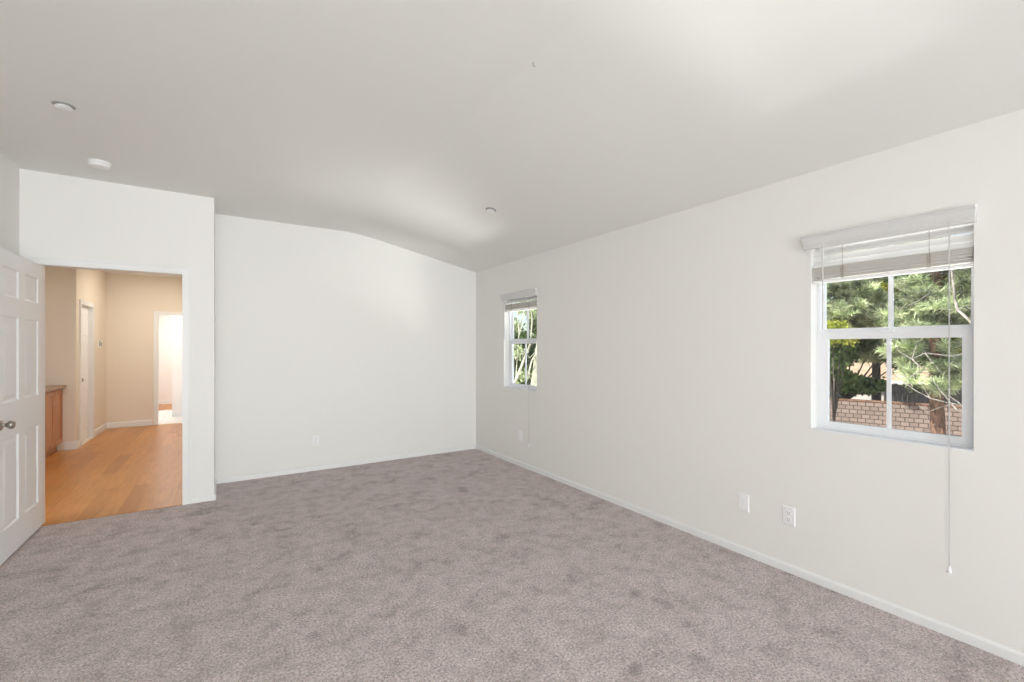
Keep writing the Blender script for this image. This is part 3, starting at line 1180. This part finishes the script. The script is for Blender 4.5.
limbs = []
for (px, py, d, sp, nt) in [(930, 372, 8.6, 0.28, 200), (915, 350, 9.3, 0.25, 120), (958, 362, 9.0, 0.22, 90), (946, 375, 8.7, .2, 90),
                            (900, 322, 9.0, 0.34, 260), (922, 318, 8.7, 0.30, 200), (946, 322, 9.3, 0.30, 170),
                            (928, 296, 8.5, 0.26, 190), (944, 290, 8.6, 0.28, 210), (942, 265, 8.8, 0.34, 230), (925, 262, 9.2, 0.3, 150),
                            (966, 272, 9.6, 0.34, 220), (972, 300, 9.8, 0.34, 160), (935, 240, 9, 0.5, 160), (975, 235, 9.2, 0.5, 160),
                            (1010, 260, 9.2, 0.6, 260), (1015, 320, 9.5, 0.6, 220), (1040, 200, 10, .8, 260), (960, 180, 9.5, 0.9, 280), (930, 120, 9.5, .9, 200),
                            (896, 345, 10.5, .3, 120)]:
    e = loc(px, py, d, X0, Y0)
    limbs.append((max(1.2, e[2] - 0.35), e, sp, nt))
pine_tree(X0, Y0, 9.5, 0.125, limbs, 'pale green pine with thick brown trunk in the right half of the near window', M['pine'], M['pine_bark'], lean=(-0.12, 0.1))

# --- pine to the left, dark slim trunk
p = at(876, 400, 17.6)
X0, Y0 = p.x, p.y
limbs = []
for (px, py, d, sp, nt) in [(835, 300, 14.5, 0.42, 260), (852, 318, 14.5, 0.42, 280), (872, 318, 14.8, 0.36, 220), (845, 288, 14.9, 0.36, 220), (862, 330, 15, .3, 140),
                            (866, 298, 15.2, 0.36, 180), (882, 318, 14.6, 0.32, 160), (828, 318, 14.8, 0.32, 140), (879, 352, 15.5, 0.26, 130), (866, 352, 15.6, 0.24, 90),
                            (826, 288, 15.0, 0.4, 200), (850, 262, 15.5, 0.7, 260), (820, 250, 15.5, 0.7, 240), (800, 300, 15.5, 0.8, 360), (780, 330, 16, 0.8, 260), (840, 215, 16, .9, 240), (900, 352, 15.6, .3, 120)]:
    e = loc(px, py, d, X0, Y0)
    limbs.append((max(1.4, e[2] - 0.3), e, sp, nt))
pine_tree(X0, Y0, 9.5, 0.15, limbs, 'pale green pine filling the left half of the near window', M['pine'], M['dark_bark'], nl=0.24, nw=0.032, cs=1.3)

# --- darker pine behind with a dark trunk
p = at(915, 400, 19.5)
X0, Y0 = p.x, p.y
limbs = []
for (px, py, d, sp, nt) in [(900, 300, 18, 0.5, 150), (930, 305, 15, 0.5, 150), (905, 345, 15.5, 0.5, 140), (935, 335, 15, 0.5, 160), (895, 270, 15, 0.5, 90), (955, 300, 15, .6, 200), (955, 330, 15, .5, 160), (880, 345, 15.5, .5, 120),
                            (930, 250, 15, 0.9, 200), (900, 210, 15, 1.0, 220), (975, 280, 15, .7, 220)]:
    e = loc(px, py, d, X0, Y0)
    limbs.append((max(1.4, e[2] - 0.3), e, sp, nt))
pine_tree(X0, Y0, 10.0, 0.17, limbs, 'dark green, dark trunked pine standing behind the two pale pines', M['pine_deep'], M['dark_bark'], nl=0.26, nw=0.034, cs=1.4)

# --- leafy dark tree, lower left of the near window
p = at(846, 400, 17.0)
X0, Y0 = p.x, p.y
bl = []
for (px, py, d, r_) in [(834, 352, 16, 0.7), (852, 346, 16.2, 0.6), (826, 368, 16.1, .6), (884, 350, 16.9, .5), (845, 380, 16.2, .45), (860, 386, 16.3, .42), (875, 384, 16.4, .34), (903, 360, 16.9, .5), (893, 352, 16.9, .4), (832, 368, 16, 0.42), (850, 382, 16.3, 0.38), (868, 385, 16.4, 0.30), (833, 384, 16.2, 0.34), (872, 344, 16.6, 0.35), (812, 360, 16, .7), (795, 380, 16.4, .7)]:
    e = loc(px, py, d, X0, Y0)
    bl.append((*e, r_, r_, r_ * 0.7))
broad_tree('leafy_tree', X0, Y0, 2.9, 0.09, bl, 'dark green leafy tree low in the left lite of the near window', M['leaf'], M['dark_bark'], 20000, 0.15)

# --- lime coloured shrub tree
p = at(834, 400, 9.6)
X0, Y0 = p.x, p.y
bl = []
for (px, py, d, r_) in [(833, 331, 9.6, 0.20), (842, 334, 9.7, 0.20), (826, 334, 9.6, 0.22), (850, 335, 9.8, 0.14)]:
    e = loc(px, py, d, X0, Y0)
    bl.append((*e, r_, r_, r_ * 0.9))
broad_tree('lime_tree', X0, Y0, 3.5, 0.04, bl, 'yellow-green leafy treetop at lower left of the upper near lites', M['leaf_lime'], M['dark_bark'], 1500, 0.075)
p = at(944, 400, 16.5)
X0, Y0 = p.x, p.y
bl = []
for (px, py, d, r_) in [(946, 347, 16.5, 0.45), (955, 343, 16.8, 0.4), (962, 350, 16.6, 0.4), (893, 284, 17, 0.6), (905, 288, 17, .45)]:
    e = loc(px, py, d, X0, Y0)
    bl.append((*e, r_, r_, r_ * 0.7))
broad_tree('lime_tree', X0, Y0, 3.7, 0.07, bl, 'yellow-green leafy tree glimpsed behind the thick brown pine trunk', M['leaf_lime'], M['dark_bark'], 3500, 0.10)

# --- bare pale-barked tree close to the near window
p = at(1000, 400, 5.2)
X0, Y0 = p.x, p.y
r = empty('bare_tree', (X0, Y0, GZ))
tag(r, 'bare tree with pale twisting branches crossing the near window on the right', 'tree')
trunk_obj('trunk', [(0.1, 0.0, -0.1), (0.0, 0.0, 1.4), loc(990, 372, 5.3, X0, Y0), loc(978, 332, 5.4, X0, Y0)], [0.09, 0.075, 0.05, 0.032], M['pale_bark'], r)
BR = [([(978, 332), (970, 321), (957, 309), (955, 298), (953, 285), (951, 265), (948, 235)], 0.026, 0.017),
      ([(953, 288), (944, 290), (928, 291), (910, 290), (897, 289)], 0.008, 0.004),
      ([(930, 293), (918, 301), (906, 307), (890, 309)], 0.009, 0.004),
      ([(957, 309), (966, 306), (976, 312)], 0.009, 0.006),
      ([(990, 372), (970, 352), (952, 356), (925, 353), (912, 359), (900, 352), (893, 344)], 0.017, 0.006),
      ([(925, 353), (931, 361), (942, 374)], 0.008, 0.004),
      ([(912, 359), (919, 366), (927, 370), (918, 372), (908, 378)], 0.012, 0.009),
      ([(912, 359), (915, 349), (918, 342)], 0.008, 0.004),
      ([(990, 415), (962, 405), (945, 402), (930, 398), (915, 390), (901, 380), (893, 374)], 0.013, 0.006),
      ([(950, 404), (938, 408), (928, 412), (918, 405)], 0.007, 0.004),
      ([(930, 398), (925, 390), (922, 386)], 0.006, 0.003),
      ([(990, 425), (972, 419), (957, 410), (950, 402), (940, 390), (933, 380), (928, 372)], 0.012, 0.005),
      ([(985, 425), (970, 412), (958, 402), (948, 395)], 0.018, 0.008),
      ([(912, 386), (905, 376), (897, 372), (887, 366)], 0.006, 0.003)]
for i, (pl, r0, r1) in enumerate(BR):
    bm = bmesh.new()
    n = len(pl)
    pts = []
    for k_, (a, b) in enumerate(pl):
        dd = 5.3 + 0.25 * math.sin(i * 1.7 + k_ * 0.4)
        if k_ == 0 and (a, b) in ((978, 332),):
            dd = 5.4
        pts.append(loc(a, b, dd, X0, Y0))
    tube(bm, pts, [0.62 * (r0 + (r1 - r0) * k_ / (n - 1)) for k_ in range(n)], 7)
    obj('branch', bm, M['pale_bark'], r, smooth=True)

# --- sycamore seen in the far window
p = at(528, 400, 10.5)
X0, Y0 = p.x, p.y
r = empty('sycamore_tree', (X0, Y0, GZ))
tag(r, 'pale barked branching tree outside the small far window', 'tree')
trunk_obj('trunk', [(0, 0, -0.1), loc(527, 440, 10.5, X0, Y0), loc(533, 390, 10.5, X0, Y0), loc(538, 352, 10.5, X0, Y0), loc(545, 300, 10.4, X0, Y0)],
          [0.12, 0.10, 0.075, 0.07, 0.05], M['syc_bark'], r)
for (pl, r0, r1) in [([(527, 420), (514, 385), (523, 362), (530, 345), (532, 320), (529, 290)], 0.065, 0.035),
                     ([(512, 400), (516, 376), (519, 330), (516, 295)], 0.04, 0.025),
                     ([(534, 384), (528, 374), (532, 360), (537, 352)], 0.05, 0.03),
                     ([(519, 335), (524, 310), (525, 285)], 0.03, 0.02),
                     ([(537, 350), (530, 358), (524, 352), (515, 358)], 0.03, 0.012)]:
    bm = bmesh.new()
    n = len(pl)
    tube(bm, [loc(a, b, 10.5 + 0.15 * math.sin(a), X0, Y0) for a, b in pl], [0.55 * (r0 + (r1 - r0) * k_ / (n - 1)) for k_ in range(n)], 8)
    obj('branch', bm, M['syc_bark'], r, smooth=True)
C = []
for (px, py, d, rr, n) in [(533, 312, 10.6, 0.20, 260), (522, 305, 11, 0.25, 260), (518, 352, 11, 0.2, 200), (524, 375, 11, .2, 140), (528, 298, 10.8, .3, 250), (514, 325, 11.4, .2, 150)]:
    C.append(blob_points(loc(px, py, d, X0, Y0), (rr, rr, rr), n, 0.1))
o = leaves_mesh('foliage', np.concatenate(C), None, 0.09, M['pine'], r)
o['kind'] = 'stuff'

# --- background trees
k_ = 0
bgl = ['dense dark tree far beyond the block wall']
for (px, d, w, hgt, mm) in [(430, 36, 2.6, 8, 'leaf_far'), (490, 36, 2.6, 7, 'leaf_far'), (522, 26, 1.7, 4.6, 'leaf'), (556, 36, 2.6, 9, 'leaf_far')] + [(620 + 62 * i, 35, 2.7, 12.5, ('leaf_far', 'leaf')[i % 2]) for i in range(8)] + [(650 + 54 * i, 43, 2.9, 15, 'leaf_far') for i in range(9)]:
    q = at(px, 400, d)
    bl = []
    for j in range(9):
        bl.append((random.uniform(-w, w) * 0.6, random.uniform(-w, w) * 0.6, hgt * random.uniform(0.52, 1.0), w * random.uniform(0.40, 0.6), w * random.uniform(0.40, 0.6), w * random.uniform(0.35, 0.5)))
    k_ += 1
    lab = 'dense leafy tree standing beyond the yard, behind the houses and the block wall'
    broad_tree('background_tree', q.x, q.y, hgt * 0.75, 0.18, bl, lab, M[mm], M['dark_bark'], 9000, 0.26, group='leafy trees beyond the yard')

# --- block wall with cap, along the yard
A, B = at(780, 400, 16.8), at(1040, 400, 12.6)
dv = Vector((B.x - A.x, B.y - A.y, 0))
Lw = dv.length
r = empty('block_wall', (A.x, A.y, 0), math.atan2(dv.y, dv.x))
tag(r, 'tan concrete block garden wall seen low in the near window', 'garden wall')
obj('wall_body', BX(0, Lw, -0.1, 0.1, GZ - 0.1, -0.42), M['block'], r)
obj('wall_cap', BX(-0.02, Lw + 0.02, -0.12, 0.12, -0.42, -0.36), M['pine_bark'], r, bevel=0.01)

# --- weathered fence behind the wall
A, B = at(884, 390, 18.0), at(1010, 390, 16.0)
dv = Vector((B.x - A.x, B.y - A.y, 0))
Lf = dv.length
r = empty('board_fence', (A.x, A.y, 0), math.atan2(dv.y, dv.x))
tag(r, 'dark weathered board fence standing behind the tan block wall', 'fence')
bm = bmesh.new()
x = 0.0
while x < Lf:
    h_ = random.uniform(-0.03, 0.03)
    box(bm, x, x + 0.135, -0.012, 0.012, GZ, -0.02 + h_)
    x += 0.143
obj('board_panel', bm, M['fence'], r)
for i in range(int(Lf / 1.2) + 1):
    obj('post', BX(i * 1.2, i * 1.2 + 0.09, 0.055, 0.145, GZ, 0.03), M['dark_bark'], r)
for z in (-1.9, -0.4):
    obj('rail', BX(0, Lf, 0.013, 0.054, z, z + 0.09), M['fence'], r)


# --- neighbouring houses
def house(px, d, wid, dep, z_wall, z_ridge, rz, wallm, label, wins):
    q = at(px, 400, d)
    r = empty('house', (q.x, q.y, GZ), rz)
    tag(r, label, 'house')
    zw, zr = z_wall - GZ, z_ridge - GZ
    obj('walls', BX(-wid / 2, wid / 2, -dep / 2, dep / 2, -0.2, zw), wallm, r)
    bm = bmesh.new()
    ov = 0.45
    a = [(-wid / 2 - ov, -dep / 2 - ov, zw), (wid / 2 + ov, -dep / 2 - ov, zw), (wid / 2 + ov, dep / 2 + ov, zw), (-wid / 2 - ov, dep / 2 + ov, zw),
         (-wid / 2 + dep / 2, 0, zr), (wid / 2 - dep / 2, 0, zr)]
    v_ = [bm.verts.new(p_) for p_ in a]
    for f in ((0, 1, 5, 4), (1, 2, 5), (2, 3, 4, 5), (3, 0, 4), (3, 2, 1, 0)):
        bm.faces.new([v_[i] for i in f])
    obj('roof', bm, M['roof_tile'], r)
    bm = frame_bm(-wid / 2 - ov - 0.02, wid / 2 + ov + 0.02, -dep / 2 - ov - 0.02, dep / 2 + ov + 0.02, 0, 1, 0.04)
    bm.free()
    bm = bmesh.new()
    for yy in (-dep / 2 - ov - 0.03, dep / 2 + ov):
        box(bm, -wid / 2 - ov, wid / 2 + ov, yy, yy + 0.03, zw - 0.16, zw + 0.03)
    for xx in (-wid / 2 - ov - 0.03, wid / 2 + ov):
        box(bm, xx, xx + 0.03, -dep / 2 - ov, dep / 2 + ov, zw - 0.16, zw + 0.03)
    obj('fascia', bm, M['fascia'], r)
    for (xw, z0, z1, ww) in wins:
        f = obj('window_frame', frame_bm(0, 1, 0, 1, 0, 1, 0.1), M['fascia'], r)
        bpy.data.objects.remove(f)
        bm = bmesh.new()
        box(bm, xw - ww / 2, xw + ww / 2, -dep / 2 - 0.04, -dep / 2 + 0.01, z0, z1)
        f = obj('window', bm, M['fascia'], r)
        obj('pane', BX(xw - ww / 2 + 0.07, xw + ww / 2 - 0.07, -dep / 2 - 0.05, -dep / 2 - 0.041, z0 + 0.07, z1 - 0.07), M['dark_glass'], f)
    return r


house(872, 24, 9.0, 6, -0.15, 1.0, math.radians(-78), M['stucco'], 'low pale house with clay roof behind the block wall, left in the near window', [(-1.2, 1.2, 2.1, 1.1), (2.2, 1.2, 2.1, 0.9)])
